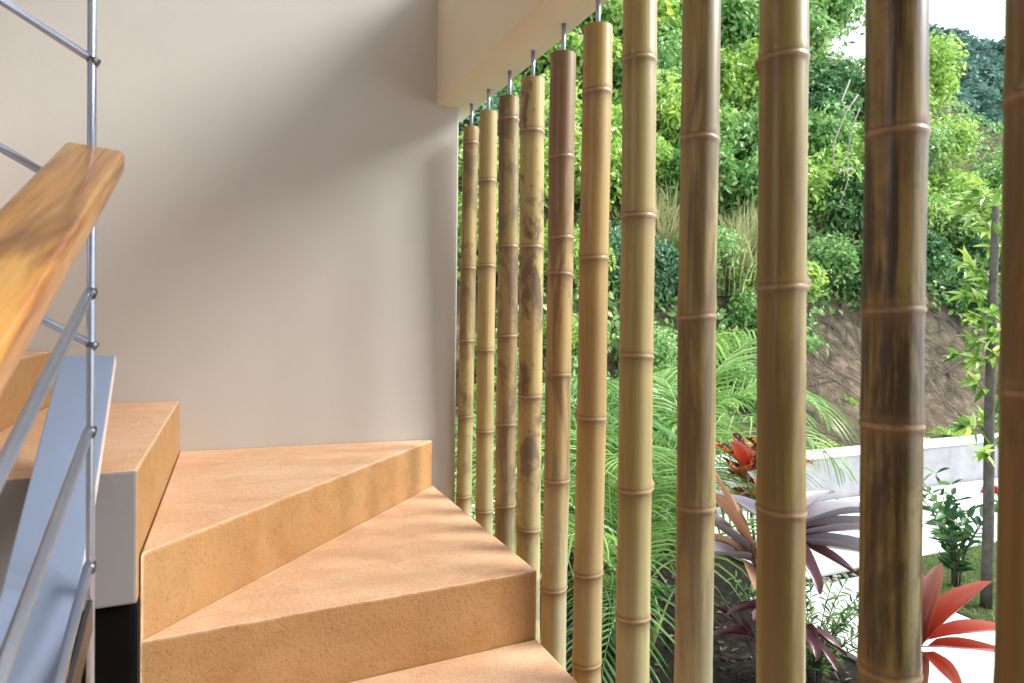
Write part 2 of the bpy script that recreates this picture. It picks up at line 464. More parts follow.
tan=(.47,.32,.155); olv=(.39,.32,.145); drk=(.12,.062,.030)
poles=[
 ('slim pale bamboo pole nearest the plaster wall',2.245,2.283,1.148,.0275,[2.418,1.977,1.714,1.438,1.148],dict(base=(0.402,0.254,0.104),olive=(0.340,0.267,0.104),dark=(0.142,0.088,0.038),streak=.55,blotch=.55),(),None),
 ('slim pale bamboo pole second from the plaster wall',2.077,2.076,1.150,.029,[2.252,1.968,1.691,1.419,1.150],dict(base=(0.402,0.261,0.104),olive=(0.348,0.282,0.109),dark=(0.180,0.118,0.045),streak=.35,blotch=.12),(),None),
 ('brown mottled bamboo pole third from the plaster wall',1.896,1.893,1.088,.031,[2.406,2.018,1.743,1.468,1.216],dict(base=(0.340,0.205,0.082),olive=(0.286,0.217,0.087),dark=(0.114,0.067,0.034),streak=.75,blotch=.6),(),None),
 ('pale bamboo pole with dark purplish blotches, fourth from the wall',1.724,1.714,1.103,.0343,[2.326,1.999,1.578,1.198],dict(base=(0.434,0.282,0.109),olive=(0.379,0.304,0.109),dark=(0.133,0.073,0.045),streak=.25,blotch=.85),(),None),
 ('tan bamboo pole with a dark brown top segment, fifth from the wall',1.536,1.551,.895,.0337,[2.215,2.006,1.913,1.653,1.377,1.094],dict(base=(0.387,0.233,0.085),olive=(0.356,0.246,0.087),dark=(0.095,0.044,0.026),streak=.6,blotch=0),(),{-1:4.5}),
 ('smooth orange-tan bamboo pole with dark rings, sixth from the wall',1.362,1.371,.929,.0347,[2.327,1.941,1.565,1.198,.982],dict(base=(0.387,0.226,0.076),olive=(0.348,0.231,0.076),dark=(0.218,0.118,0.041),streak=.4,blotch=0),((1.565,PI*.80,.006),),None),
 ('plain olive-tan bamboo pole standing between the orange-tan pole and the dark streaked pole',1.186,1.178,1.029,.0354,[2.339,2.015,1.723,1.442,1.173],dict(base=(0.348,0.233,0.087),olive=(0.302,0.231,0.085),dark=(0.190,0.127,0.045),streak=.4,blotch=0),((2.015,-.25,.007),(1.442,-.25,.008)),None),
 ('dark streaked bamboo pole fourth from the right edge of the photo',.990,.983,1.130,.0338,[2.127,1.805,1.458],dict(base=(0.286,0.191,0.066),olive=(0.232,0.187,0.055),dark=(0.095,0.055,0.018),streak=.78,blotch=0),(),None),
 ('thick olive-brown bamboo pole with a bud at its node, third from the right edge',.794,.775,1.237,.0352,[2.204,1.851,1.508],dict(base=(0.279,0.183,0.060),olive=(0.224,0.174,0.046),dark=(0.142,0.090,0.027),streak=.75,blotch=0),((1.851,-.45,.009),(2.190,PI*.83,.008)),None),
 ('thick bamboo pole with near-black patches, second from the right edge',.601,.593,1.331,.0352,[2.040,1.815,1.668,1.350],dict(base=(0.279,0.176,0.057),olive=(0.209,0.156,0.049),dark=(0.043,0.025,0.009),streak=.92,blotch=.5),(),None),
 ('dark brown bamboo pole cut by the right edge of the photo',.429,.423,1.419,.0365,[2.038,1.726,1.40],dict(base=(0.194,0.106,0.030),olive=(0.147,0.090,0.027),dark=(0.076,0.041,0.013),streak=.6,blotch=0),((2.038,PI*.95,.006),),None),
]
for i,(lab,yt,yb,zb,r,nodes,mk,buds,sd) in enumerate(poles):
    mk=dict(mk); mt=m_bamboo('bamboo_culm',tuple(a*b for a,b in zip(mk['base'],(.95,1.,.97))),tuple(a*b for a,b in zip(mk['olive'],(.94,1.02,.95))),mk['dark'],mk['streak'],mk['blotch'],[.35,.35,.2,.35,.55,.3,.4,.4,.15,.1,0][i],seed=i*1.37+.4)
    zs_=lambda z: EYE+(z-EYE)*1.05
    bamboo_pole(lab,yt*1.05,yb*1.05,zs_(zb),r*1.05,[zs_(z) for z in nodes],mt,i+1,[(zs_(z),a,h) for z,a,h in buds],sd)

# ------------------------------------------------------------------ garden ground
def hill_h(x,y):
    s=max(0.,y-5.75)
    crest=8.4-3.2/(1+math.exp(-(x-17.)/1.2))
    h=.42+ (s*1.15 if s<.9 else 1.035+(s-.9)*1.4)
    h+= .10*math.sin(x*2.1+y)+.07*math.sin(x*5.3-y*3.1)*min(1,s)
    return h if h<crest-1 else crest-1+ (1-math.exp(-(h-crest+1)))
def soil_mat(name,cols,scale=9,bs=.7):
    t=NT(name); v=t.coord(); a=t.noise(v,scale,7,.7); b=t.noise(v,scale*.17,4); c=t.noise(v,scale*5,4,.7)
    col=t.ramp(a,[(.3,cols[0]),(.5,cols[1]),(.7,cols[2])])
    col=t.mix(t.ramp(b,[(.4,0.),(.65,.6)]),col,cols[3])
    return t.pbr(col,.9,0,.2,t.math('ADD',a,c),bs,.05)
M['soil']=soil_mat('dark_garden_soil',[(.008,.006,.005),(.026,.020,.015),(.10,.085,.07),(.014,.012,.009)],22)
M['bank']=soil_mat('bare_earth_bank',[(.05,.035,.022),(.13,.095,.062),(.27,.21,.15),(.06,.075,.03)],5)
M['lawn']=soil_mat('lawn_soil',[(.04,.055,.018),(.09,.13,.035),(.16,.19,.06),(.08,.08,.04)],20)

mb=MB(); mb.box(.96,20,-1.5,4.78,-.15,0); 
struct(mb.obj('ground',M['soil']))
def slab(x0,x1,y0,y1): 
    mb=MB(); mb.box(x0,x1,y0,y1,.0005,.03); struct(mb.obj('path_slab',M['paving'],bevel=.006))
slab(3.05,4.08,.4,1.55); slab(3.05,4.08,1.59,3.27)
slab(3.5,5.52,3.40,4.77); slab(5.56,8.2,3.40,4.77); slab(8.24,11.5,3.40,4.77)
mb=MB(); mb.box(4.12,9.5,.6,3.385,.0005,.022); struct(mb.obj('lawn_bed',M['lawn']))
# low concrete garden wall with a pale coping
mb=MB(); mb.box(2.0,14,4.80,4.98,-.15,.44); struct(mb.obj('garden_wall',M['concrete'],bevel=.006))
mb=MB(); mb.box(2.0,14,4.785,4.995,.4405,.485); struct(mb.obj('trim_1',M['capstone'],bevel=.006))
# hillside
nx,ny=70,60; v=[];f=[]
for j in range(ny+1):
    for i in range(nx+1):
        x=-1+22*i/nx; y=5.0+17*(j/ny)**1.3; v.append((x,y,hill_h(x,y)))
for j in range(ny):
    for i in range(nx):
        a=j*(nx+1)+i; f.append((a,a+1,a+nx+2,a+nx+1))
struct(obj('hillside',mesh_from('hillside',v,f,M['bank'],True)))

# ------------------------------------------------------------------ foliage tools
def rng(seed): return np.random.default_rng(seed)
def norm(a): return a/np.maximum(np.linalg.norm(a,axis=-1,keepdims=True),1e-9)
LEAF=np.array([(0,0,0),(.34,.26,.07),(.30,.62,.05),(0,1,-.10),(-.30,.62,.05),(-.34,.26,.07)])   # x across, y along, z normal
def leaves(pos, axis, nrm, length, width, tint):
    """many leaves as one vertex/face set"""
    pos=np.asarray(pos); axis=norm(np.asarray(axis)); nrm=np.asarray(nrm)
    side=norm(np.cross(axis,nrm)); nn=np.cross(side,axis)
    n=len(pos); length=np.broadcast_to(length,(n,)); width=np.broadcast_to(width,(n,))
    V=pos[:,None,:]+side[:,None,:]*(LEAF[None,:,0,None]*width[:,None,None])+axis[:,None,:]*(LEAF[None,:,1,None]*length[:,None,None])+nn[:,None,:]*(LEAF[None,:,2,None]*length[:,None,None])
    V=V.reshape(-1,3); b=np.arange(n)[:,None]*6
    Fc=np.concatenate([b+np.array([[0,1,2,3]]),b+np.array([[0,3,4,5]])])
    return V,Fc,np.repeat(tint,6)
def leaf_mesh(name, parts, mat):
    vs=[];fs=[];ts=[];b=0
    for V,Fc,T in parts: vs.append(V);fs.append(Fc+b);ts.append(T);b+=len(V)
    return mesh_from(name,np.concatenate(vs).tolist(),np.concatenate(fs).tolist(),mat,False,dict(tint=np.concatenate(ts)))

def bush_mesh(name, seed, n, size, leaf, mat, droop=.3, lumps=14, shell=.6, flat=1., wl=.62, tlo=.1, thi=1.0):
    """lumpy crown of leaves; size=(rx,ry,rz), base on z=0"""
    g=rng(seed); size=np.array(size)
    cen=norm(g.normal(size=(lumps,3)))*g.uniform(.35,.72,(lumps,1)); cen[:,2]=np.abs(cen[:,2])*.9-.1
    rad=g.uniform(.24,.52,lumps)
    which=g.integers(0,lumps,n); d=norm(g.normal(size=(n,3))); d[:,2]=np.where(g.random(n)<.6,np.abs(d[:,2]),d[:,2])
    rr=rad[which]*(1-shell*g.random(n)**2)
    P=(cen[which]+d*rr[:,None])
    P=P*size; P[:,2]+=size[2]*.55
    keep=P[:,2]>.02; P=P[keep]; d=d[keep]; m=len(P)
    out=norm(d+norm(P-np.array([0,0,size[2]*.4]))*.6)
    nrm=norm(out*.8+np.array([0,0,.5])+g.normal(size=(m,3))*.65)
    ax=norm(np.cross(nrm,g.normal(size=(m,3)))+out*.3+np.array([0,0,-droop])+g.normal(size=(m,3))*.2)
    L=leaf*g.uniform(.6,1.35,m)
    lump_t=g.uniform(-.16,.16,lumps)[which[keep]]
    t=np.clip(g.beta(2.2,2.2,m)*(thi-tlo)+tlo+lump_t,0,1)
    return leaf_mesh(name,[leaves(P,ax,nrm,L,L*wl,t)],mat)
def stem_mesh(name, seed, size, k, mat, r=.02):
    rn=random.Random(seed); mb=MB()
    for i in range(k):
        a=rn.uniform(0,2*PI); x=size[0]*.55*math.cos(a)*rn.uniform(.3,1); y=size[1]*.55*math.sin(a)*rn.uniform(.3,1); z=size[2]*rn.uniform(.7,1.2)
        b0=(rn.uniform(-.08,.08),rn.uniform(-.08,.08),-.12)
        mb.tube([b0,(x*.35+rn.uniform(-.05,.05),y*.35,z*.4),(x*.75,y*.75+rn.uniform(-.05,.05),z*.75),(x,y,z)],[r,r*.8,r*.55,r*.3],6)
    return mesh_from(name,mb.v,mb.f,mat,True)

M['bark']=m_plain('grey_bark',(.11,.10,.085),.85,0,.35,20,.2,.6)
M['palebark']=m_plain('pale_bark',(.34,.30,.25),.85,0,.3,20,.2,.6)
M['leafbright']=m_leaf('bright_leaf',(.04,.13,.02),(.30,.52,.08),(.66,.80,.32),.36,.28,(.72,.74,.10))
M['leafmid']=m_leaf('mid_green_leaf',(.02,.085,.02),(.17,.38,.09),(.52,.68,.30),.34,.27)
M['leafdark']=m_leaf('dark_green_leaf',(.012,.05,.018),(.05,.17,.045),(.24,.42,.16),.28,.27)
M['leafblue']=m_leaf('blue_green_leaf',(.03,.09,.05),(.13,.29,.15),(.36,.55,.34),.28,.28)
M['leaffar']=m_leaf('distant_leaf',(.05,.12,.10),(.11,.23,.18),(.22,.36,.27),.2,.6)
M['palm']=m_leaf('palm_leaflet',(.06,.16,.03),(.20,.40,.08),(.46,.62,.22),.35,.26,(.70,.74,.38))
M['palmdark']=m_leaf('dark_palm_leaflet',(.02,.085,.02),(.08,.23,.05),(.22,.42,.13),.35,.26)
M['drygrass']=m_leaf('dry_grass_blade',(.16,.22,.06),(.42,.44,.20),(.68,.64,.40),.35,.6)
M['grass']=m_leaf('lawn_blade',(.06,.14,.02),(.16,.30,.05),(.34,.44,.12),.35,.5)

# ------------------------------------------------------------------ hillside shrubs, trees
kinds={}
def shrub_kind(key, seed, n, size, leaf, mat, droop, label, group, **kw):
    kinds[key]=(bush_mesh('foliage',seed,n,size,leaf,M[mat],droop,**kw),stem_mesh('stem',seed,size,7,M['bark']),label,group)
shrub_kind('bright',11,6000,(1.05,.95,.95),.105,'leafbright',.45,'bright yellow-green leafy shrub on the hillside behind the low garden wall','bright hillside shrubs')
shrub_kind('bright_b',12,6000,(1.0,1.0,1.1),.095,'leafbright',.5,'bright yellow-green leafy shrub on the hillside behind the low garden wall','bright hillside shrubs',lumps=12)
shrub_kind('mid',13,6000,(1.1,1.0,1.0),.10,'leafmid',.5,'mid-green leafy shrub on the hillside behind the low garden wall','mid-green hillside shrubs',lumps=11)
shrub_kind('mid_b',14,5500,(1.0,.95,1.15),.11,'leafmid',.6,'mid-green leafy shrub on the hillside behind the low garden wall','mid-green hillside shrubs')
shrub_kind('dark',15,5500,(1.05,1.0,1.05),.115,'leafdark',.8,'dark green drooping shrub on the hillside behind the low garden wall','dark hillside shrubs',wl=.5)
shrub_kind('blue',16,6000,(1.1,1.0,1.1),.10,'leafblue',.5,'blue-green leafy shrub high on the hillside','blue-green hillside shrubs',lumps=11)
first={}
def shrub(key,x,y,s=1.,sink=.0,rz=0,sz=1.):
    fo,st,lab,gr=kinds[key]
    if key not in first:
        t=thing('hillside_shrub',lab,'shrub',(0,0,0),0,gr); obj('foliage',fo,t); obj('stem',st,t); first[key]=t
    else: t=copy_tree(first[key])
    t.location=(x,y,hill_h(x,y)-sink); t.rotation_euler=(0,0,rz); t.scale=(s,s,s*sz)
rn=random.Random(5)
def dirx(px): return D+U*((px-512)/F)
rows=[ # (y of the row, x step, scale range)
 (6.05,.85,(.42,.58)), (6.62,1.0,(.42,.55)),(7.2,1.0,(.6,.8)),(7.9,1.0,(.75,.95)),(8.6,1.05,(.85,1.05)),(9.4,1.15,(.95,1.15)),(10.3,1.3,(1.05,1.3)),(11.4,1.5,(1.15,1.45)),(12.8,1.8,(1.3,1.6))]
for j,(y,dx,sr) in enumerate(rows):
    x=y*.36+rn.uniform(0,.5)
    while x<y*1.78:
        yy=y+rn.uniform(-.2,.2); a=x/yy            # a = azimuth tangent of the shrub seen from the stair
        if a<.72: ks=['mid','mid_b','bright_b','blue','bright'] if j<6 else ['blue','mid','mid_b','bright']
        elif a<1.0: ks=['bright','mid','mid_b','bright_b']
        elif a<1.25: ks=['dark','mid_b','dark','bright_b'] if j<7 else ['bright','mid']
        else: ks=['bright','bright_b','mid','bright'] if j>2 else ['dark','dark','mid_b']
        if not(j==0 and a>.92) and not(j==1 and a>1.05) and not(j>=7 and a>1.04) and not(j>=6 and (a>1.42 or 1.08<a<1.3)) and not(j>=5 and a>1.52): shrub(rn.choice(ks),x,yy,rn.uniform(*sr),.22,rn.uniform(0,6.28),rn.uniform(.85,1.15))
        x+=dx*rn.uniform(.85,1.15)
# creeping leaves that cover the ground between the shrubs
g=rng(55); n=24000; Y=6.5+7.5*g.random(n)**1.2; X=Y*g.uniform(.38,1.8,n)
ok=~((Y<7.0)&(X/Y>1.1)); X,Y=X[ok],Y[ok]; n=len(X)
P=np.array([(x,y,hill_h(x,y)+.03) for x,y in zip(X,Y)]); P[:,2]+=g.uniform(0,.18,n); P[:,1]-=g.uniform(0,.15,n)
Nn=np.array([0,-.75,.65])+g.normal(size=(n,3))*.45; A=np.array([0,-.4,-.6])+g.normal(size=(n,3))*.7
L=.10*g.uniform(.5,1.4,n); V,Fc,T=leaves(P,A,Nn,L,L*.75,np.clip(g.beta(2,2,n),0,1))
o=obj('hillside_creeper',mesh_from('hillside_creeper',V.tolist(),Fc.tolist(),M['leafmid'],False,dict(tint=T))); o['kind']='stuff'; tag(o,'creeping green leaves covering the steep hillside between the shrubs','creeper')

def tree(key,x,y,z,s,rz,label,group,mat,seed,n,size,leaf,trunk_h):
    k='tree_'+key
    if k not in first:
        t=thing('tree',label,'tree',(0,0,0),0,group)
        me=bush_mesh('crown',seed,n,size,leaf,M[mat],.35,lumps=16); c=obj('crown',me,t,(0,0,trunk_h))
        mb=MB(); rr=random.Random(seed)
        mb.tube([(0,0,-.4),(.05,.02,trunk_h*.5),(-.04,.05,trunk_h),(0,0,trunk_h+size[2]*.8)],[.13,.11,.09,.04],10)
        for q in range(6):
            a=rr.uniform(0,6.28); mb.tube([(0,0,trunk_h*.8+q*.12),(size[0]*.3*math.cos(a),size[1]*.3*math.sin(a),trunk_h+size[2]*.35),(size[0]*.6*math.cos(a),size[1]*.6*math.sin(a),trunk_h+size[2]*.8)],[.06,.04,.015],7)
        mb.obj('trunk',M['bark'],t,True); first[k]=t
    else: t=copy_tree(first[k])
    t.location=(x,y,z); t.rotation_euler=(0,0,rz); t.scale=(s,s,s)
for (x,y,s) in ((5.3,12.6,1.),(7.4,13.0,1.1),(9.3,13.2,.95),(11.2,13.4,.9),(6.4,15.2,1.25)):
    tree('near',x,y,hill_h(x,y)-.2,s,x*2.3,'leafy mid-green tree standing on the hill crest','trees on the hill crest','leafmid',31,7000,(1.7,1.6,1.6),.15,.9)
def far_z(x,y): return max(-2.,(25.5-.004*(x-66)**2)*math.exp(-((y-44)/17)**2)-1)
# wooded far hill and its trees, blue with distance
v=[];f=[]
for j in range(13):
    for i in range(31):
        x=30+70*i/30; y=22+45*j/12
        v.append((x,y,far_z(x,y)+.5*math.sin(x*.5+y*.3)))
for j in range(12):
    for i in range(30): a=j*31+i; f.append((a,a+1,a+32,a+31))
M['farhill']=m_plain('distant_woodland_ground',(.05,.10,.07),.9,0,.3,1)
fh=struct(obj('far_hill',mesh_from('far_hill',v,f,M['farhill'],True)))
rn=random.Random(9)
for q in range(46):
    y=rn.uniform(27,43); x=y*rn.uniform(1.34,1.75)
    tree('far',x,y,far_z(x,y)-.6,rn.uniform(.9,1.5),rn.uniform(0,6.28),'blue-green tree on the distant wooded hill','trees on the distant hill','leaffar',33,5200,(2.6,2.5,2.3),.42,.8)

# dry grass tufts on the slope
def tuft_mesh(name,seed,n,h,spread,mat,wid=.012):
    g=rng(seed); vs=[];fs=[];ts=[]
    for i in range(n):
        a=g.uniform(0,2*PI); lean=g.uniform(.05,1.)*spread; L=h*g.uniform(.6,1.1)
        dx,dy=math.cos(a),math.sin(a); b=np.array([g.normal()*spread*.18,g.normal()*spread*.18,-.03]); w=wid*g.uniform(.6,1.2)
        sx,sy=-dy,dx; base=len(vs); S=5
        for k in range(S+1):
            s=k/S; p=b+np.array([dx*lean*s**1.8,dy*lean*s**1.8,L*(s-.38*s**3*lean/spread)])
            ww=w*(1-s)**.7 if k<S else .0005
            vs.append(p+np.array([sx,sy,0])*ww); vs.append(p-np.array([sx,sy,0])*ww)
        for k in range(S): q=base+2*k; fs.append((q,q+1,q+3,q+2))
        ts+=[g.uniform(.1,1)]*(2*S+2)
    return mesh_from(name,vs,fs,mat,False,dict(tint=ts))
tm=tuft_mesh('grass_tuft',41,260,1.0,.75,M['drygrass'])
tg=None
for (px,d,zoff,s) in ((748,9.2,0,1.3),(762,9.4,0,1.2),(668,8.9,0,1.2),(732,9.0,0,1.1),(655,9.1,0,1.1)):
    p=dirx(px)*d; o=obj('grass_tuft',tm); z=hill_h(p.x,p.y); o.location=(p.x,p.y,z); o.rotation_euler=(0,0,px); o.scale=(s,s,s)
    tag(o,'pale dry grass tuft growing among the shrubs on the hillside','grass','dry grass tufts on the hillside')

# low weeds on the terrace behind the garden wall
wm=bush_mesh('weed_foliage',51,420,(.30,.28,.26),.075,M['leafbright'],.2,lumps=7,wl=.45)
wm2=bush_mesh('weed_foliage',52,420,(.30,.28,.30),.08,M['leafmid'],.2,lumps=7,wl=.4)
rn=random.Random(3); q=0; x=5.2
while x<11.8:
    for y in (5.2+rn.uniform(-.1,.15),5.5+rn.uniform(-.1,.15),5.85+rn.uniform(-.1,.25)):
        if rn.random()<.85:
            dk=rn.random()<.45
            t=obj('low_weed',wm2 if dk else wm); xx=x+rn.uniform(-.1,.1); t.location=(xx,y,hill_h(xx,y)-.12); t.rotation_euler=(0,0,rn.uniform(0,6)); s=rn.uniform(.5,.95); t.scale=(s,s,s*.8); t.location.z-=.0
            if dk: tag(t,'low mid-green weed growing behind the garden wall coping','plant','mid-green weeds behind the garden wall')
            else: tag(t,'low bright green weed growing behind the garden wall coping','plant','bright weeds behind the garden wall')
    x+=rn.uniform(.42,.6)

# tangle of roots and dead stems hanging over the bare bank
g=rng(66); mb=MB()
for k in range(260):
    x=g.uniform(6.0,11.5); y=g.uniform(6.0,7.1); pts=[]; dx,dy=g.normal()*.12,-abs(g.normal())*.10
    for q in range(4):
        yy=y+dy*q; xx=x+dx*q+g.normal()*.02; pts.append((xx,yy,hill_h(xx,yy)+.03+.03*g.random()))
    mb.tube(pts,[.007,.006,.005,.002],5,False)
o=mb.obj('exposed_root',M['bark'],None,True); o['kind']='stuff'; tag(o,'tangle of dry roots hanging over the bare earth bank','roots')

# hanging pale aerial roots
mb=MB()
def lz(px,py,d): r=D+U*((px-512)/F)+W*((341.5-15.77-py)/F); return Vector((0,0,EYE))+r*d
mb.tube([lz(858,95,8.3),lz(846,112,8.25),lz(835,140,8.2),lz(833,160,8.2),lz(838,172,8.2),lz(852,168,8.25)],.009,6)
mb.tube([lz(860,108,8.3),lz(853,125,8.3),lz(848,150,8.3),lz(848,180,8.35),lz(840,205,8.4)],.008,6)
mb.tube([lz(846,112,8.25),lz(842,100,8.4),lz(850,80,8.7)],.009,6)
tag(mb.obj('hanging_vine',M['palebark'],None,True),'pale leafless vine looping down in front of the dark shrubs','vine')

# ------------------------------------------------------------------ areca palms
def frond_mesh(name,seed,L,mat,arch=1.0,n=26,wl=.46,droop=.55):
    g=rng(seed); mb=MB(); pts=[];tg=[]
    S=16
    for k in range(S+1):
        s=k/S; ang=R(78)-arch*R(105)*s**1.25
        if k==0: pts.append(np.zeros(3))
        else: pts.append(pts[-1]+np.array([math.cos(ang),0,math.sin(ang)])*L/S)
        tg.append(np.array([math.cos(ang),0,math.sin(ang)]))
    mb.tube([tuple(p) for p in pts],[.008*(1-.8*k/S) for k in range(S+1)],6,True,1)
    vs=[tuple(v) for v in mb.v]; fs=list(mb.f); ts=[.95]*len(vs)
    for i in range(n):
        s=.2+.8*i/(n-1); kk=min(int(s*S),S-1); fr=s*S-kk
        p=pts[kk]*(1-fr)+pts[kk+1]*fr; t=tg[kk]; up=np.array([-t[2],0,t[0]])
        ll=L*wl*(math.sin(PI*(.18+.80*s))**.7)*g.uniform(.9,1.08)
        for sd in (-1,1):
            d=np.array([0,sd,0])*.85+t*(.55+.35*s)+up*.30; d=d/np.linalg.norm(d)
            base=len(vs); w=.0115*(.6+.6*math.sin(PI*s)); side=np.cross(d,up); side/=np.linalg.norm(side)
            tint=g.uniform(.15,.9); Q=4
            for k in range(Q+1):
                u=k/Q; c=p+d*ll*u+np.array([0,0,-1])*ll*droop*u*u
                ww=w*(.5+1.0*u if u<.3 else .95*(1-u)**.6+.02)
                vs.append(tuple(c+side*ww)); vs.append(tuple(c+up*.004)); vs.append(tuple(c-side*ww)); ts+=[tint]*3
            for k in range(Q):
                b=base+3*k; fs.append((b,b+1,b+4,b+3)); fs.append((b+1,b+2,b+5,b+4))
    return mesh_from(name,vs,fs,mat,False,dict(tint=ts))
fr=[frond_mesh('frond',61,1.5,M['palm'],1.0),frond_mesh('frond',62,1.3,M['palm'],1.22,28),frond_mesh('frond',63,1.7,M['palm'],.82,32),frond_mesh('frond',64,1.35,M['palmdark'],1.15,28)]
def palm(label,x,y,seed,n,scale=1.,canes=5,cane_h=.5,avoid=None):
    rnd=random.Random(seed); t=thing('areca_palm',label,'palm',(x,y,0))
    heads=[]
    for c in range(canes):
        a=2*PI*c/canes+rnd.uniform(-.4,.4); rr=.10*rnd.uniform(.4,1.2); h=cane_h*rnd.uniform(.5,1.2)
        tx,ty=rr*2.0*math.cos(a),rr*2.0*math.sin(a)
        mb=MB(); mb.tube([(rr*math.cos(a),rr*math.sin(a),-.02),(tx*.8,ty*.8,h*.6),(tx,ty,h)],[.022,.018,.014],8)
        o=mb.obj('cane',M['cane'],t,True); heads.append((tx,ty,h,a))
    for k in range(n):
        tx,ty,h,a=heads[k%canes]
        if avoid is not None and abs((k*2.399-avoid+PI)%(2*PI)-PI)<.75: continue
        f_=fr[rnd.choice([0,0,1,1,2,3])]
        o=obj('frond',f_,t,(tx,ty,h-.03)); az=k*2.399+rnd.uniform(-.3,.3)
        s=scale*rnd.uniform(.75,1.1); o.scale=(s,s,s); o.rotation_euler=(rnd.uniform(-.15,.15),rnd.uniform(-.15,.35),az)
M['cane']=m_plain('green_cane',(.22,.28,.08),.5,0,.3,14)
palm('bushy areca palm with arching fronds just outside the stair, behind the plain olive-tan pole',1.95,2.95,71,21,.82,6,.42,-1.0)
palm('areca palm with pale arching fronds at the back of the bed, behind the orange croton',2.50,4.05,72,17,.92,6,.55)
palm('tall areca palm nearest the garden wall, its frond tips hanging over the coping',3.10,4.30,73,15,.98,6,.75)
palm('areca palm furthest left, seen between the slim poles near the plaster wall',1.45,3.75,74,18,1.0,6,.6)

# ------------------------------------------------------------------ broad-leaved garden plants
def blade(L,w,arch,seed,fold=.25,S=10,wav=.0,fo=None):
    g=random.Random(seed); vs=[];fs=[];ts=[]; p=np.zeros(3); ang=0
    for k in range(S+1):
        s=k/S; ang=-arch*s
        if k: p=p+np.array([math.cos(ang),0,math.sin(ang)])*L/S
        ww=w*(.16+.84*math.sin(PI*min(1,(.06+.92*s)**.85))**.8) if k<S else .001
        if s<.14: ww=w*(.16+.9*s)
        up=np.array([-math.sin(ang),0,math.cos(ang)])
        wv=wav*math.sin(s*9+seed)
        for c in (-1,-.5,0,.5,1):
            vs.append(tuple(p+np.array([0,c*ww,0])+up*(abs(c)**1.5*ww*fold*3+wv*c))); ts.append(.25+.5*s+.25*(abs(c)>.8))
    for k in range(S):
        for c in range(4): b=5*k+c; fs.append((b,b+1,b+6,b+5))
    return vs,fs,ts
def rosette(name,label,cat,x,y,z0,heads,leafspec,mats,stem_mat,seed,stem_r=.012,group=None):
    """heads: list of (dx,dy,height); leafspec: list of (head, azimuth, elevation, length, width, arch, material index)"""
    t=thing(name,label,cat,(x,y,z0))
    for hi,(hx,hy,h) in enumerate(heads):
        mb=MB(); mb.tube([(hx*.3,hy*.3,-.02),(hx*.6+.015,hy*.6,h*.5),(hx,hy,h)],[stem_r,stem_r*.9,stem_r*.7],8)
        mb.obj('stem',stem_mat if hi<2 else M['bark'],t,True)
    for i,(hd,az,el,L,w,ar,mi) in enumerate(leafspec):
        vs,fs,ts=blade(L,w,ar,seed+i,wav=.006)
        hx,hy,h=heads[hd]
        me=mesh_from('leaf',vs,fs,mats[mi],True,dict(tint=ts)); o=obj('leaf',me,t,(hx,hy,h-.02*(i%3)))
        o.rotation_euler=(0,-el,az)
    return t
M['redstem']=m_plain('red_stem',(.30,.03,.05),.5,0,.3,20)
M['ti_purple']=m_leaf('purple_grey_leaf',(.11,.085,.10),(.25,.215,.235),(.43,.395,.41),.12,.28)
M['ti_dark']=m_leaf('dark_maroon_leaf',(.03,.008,.014),(.085,.02,.03),(.16,.06,.07),.15,.3)
M['ti_bronze']=m_leaf('bronze_leaf',(.13,.055,.03),(.30,.14,.075),(.42,.24,.14),.25,.3)
M['ti_red']=m_leaf('red_orange_leaf',(.20,.015,.01),(.38,.04,.018),(.50,.13,.07),.3,.3)
M['ti_redbrown']=m_leaf('red_brown_leaf',(.15,.03,.02),(.26,.07,.045),(.42,.20,.14),.25,.3)
M['croton']=m_leaf('orange_veined_leaf',(.55,.07,.03),(.70,.16,.05),(.80,.34,.10),.2,.3,None,.5,((.035,.012,.012),28,.5))
cam_az=math.atan2(-U.y,-U.x)    # towards the left of the view
r_az=math.atan2(U.y,U.x)
b_az=math.atan2(-D.y,-D.x)
g_az=math.atan2(D.y,D.x)
purp=[(0,r_az+.10,.42,.56,.075,.50,0),(0,r_az-.03,.16,.58,.078,.14,0),(0,r_az-.15,-.04,.56,.075,.10,0),(0,r_az-.4,-.30,.40,.04,.20,1),(0,r_az+.5,.75,.46,.05,.7,0),(0,r_az-.02,.27,.46,.03,.18,1),
      (1,cam_az-.1,.75,.40,.060,.25,0),(1,cam_az+.4,.45,.42,.055,.5,0),(1,cam_az-.35,1.22,.50,.045,.15,2),(1,cam_az+.2,1.05,.46,.048,.25,2),(1,cam_az-.6,.45,.26,.05,.3,2),(1,b_az-.3,.3,.30,.05,.6,2),
      (0,b_az+.4,-.3,.32,.05,.6,1),(1,b_az+.3,-.6,.30,.045,.4,1),(1,g_az,.3,.42,.05,.8,1),(0,g_az+.6,.6,.45,.05,.8,0),(2,r_az-.3,-.2,.22,.035,.5,1),(2,cam_az+.3,.1,.24,.03,.5,1),(2,b_az,.1,.20,.035,.9,1),(2,g_az,.2,.26,.035,.9,1),(2,r_az-.9,-.2,.2,.03,.6,1),(2,cam_az+.8,.3,.24,.03,.9,1),(3,cam_az,.3,.2,.03,.6,1),(3,b_az,.3,.2,.03,.8,1),(3,r_az,.0,.2,.03,.6,1),(3,cam_az-.9,.5,.22,.03,.7,1),(4,cam_az-.3,.6,.24,.03,.5,1),(4,r_az,.4,.22,.03,.6,1),(5,cam_az,.2,.22,.03,.6,1),(5,b_az-.8,.5,.22,.03,.6,1)]
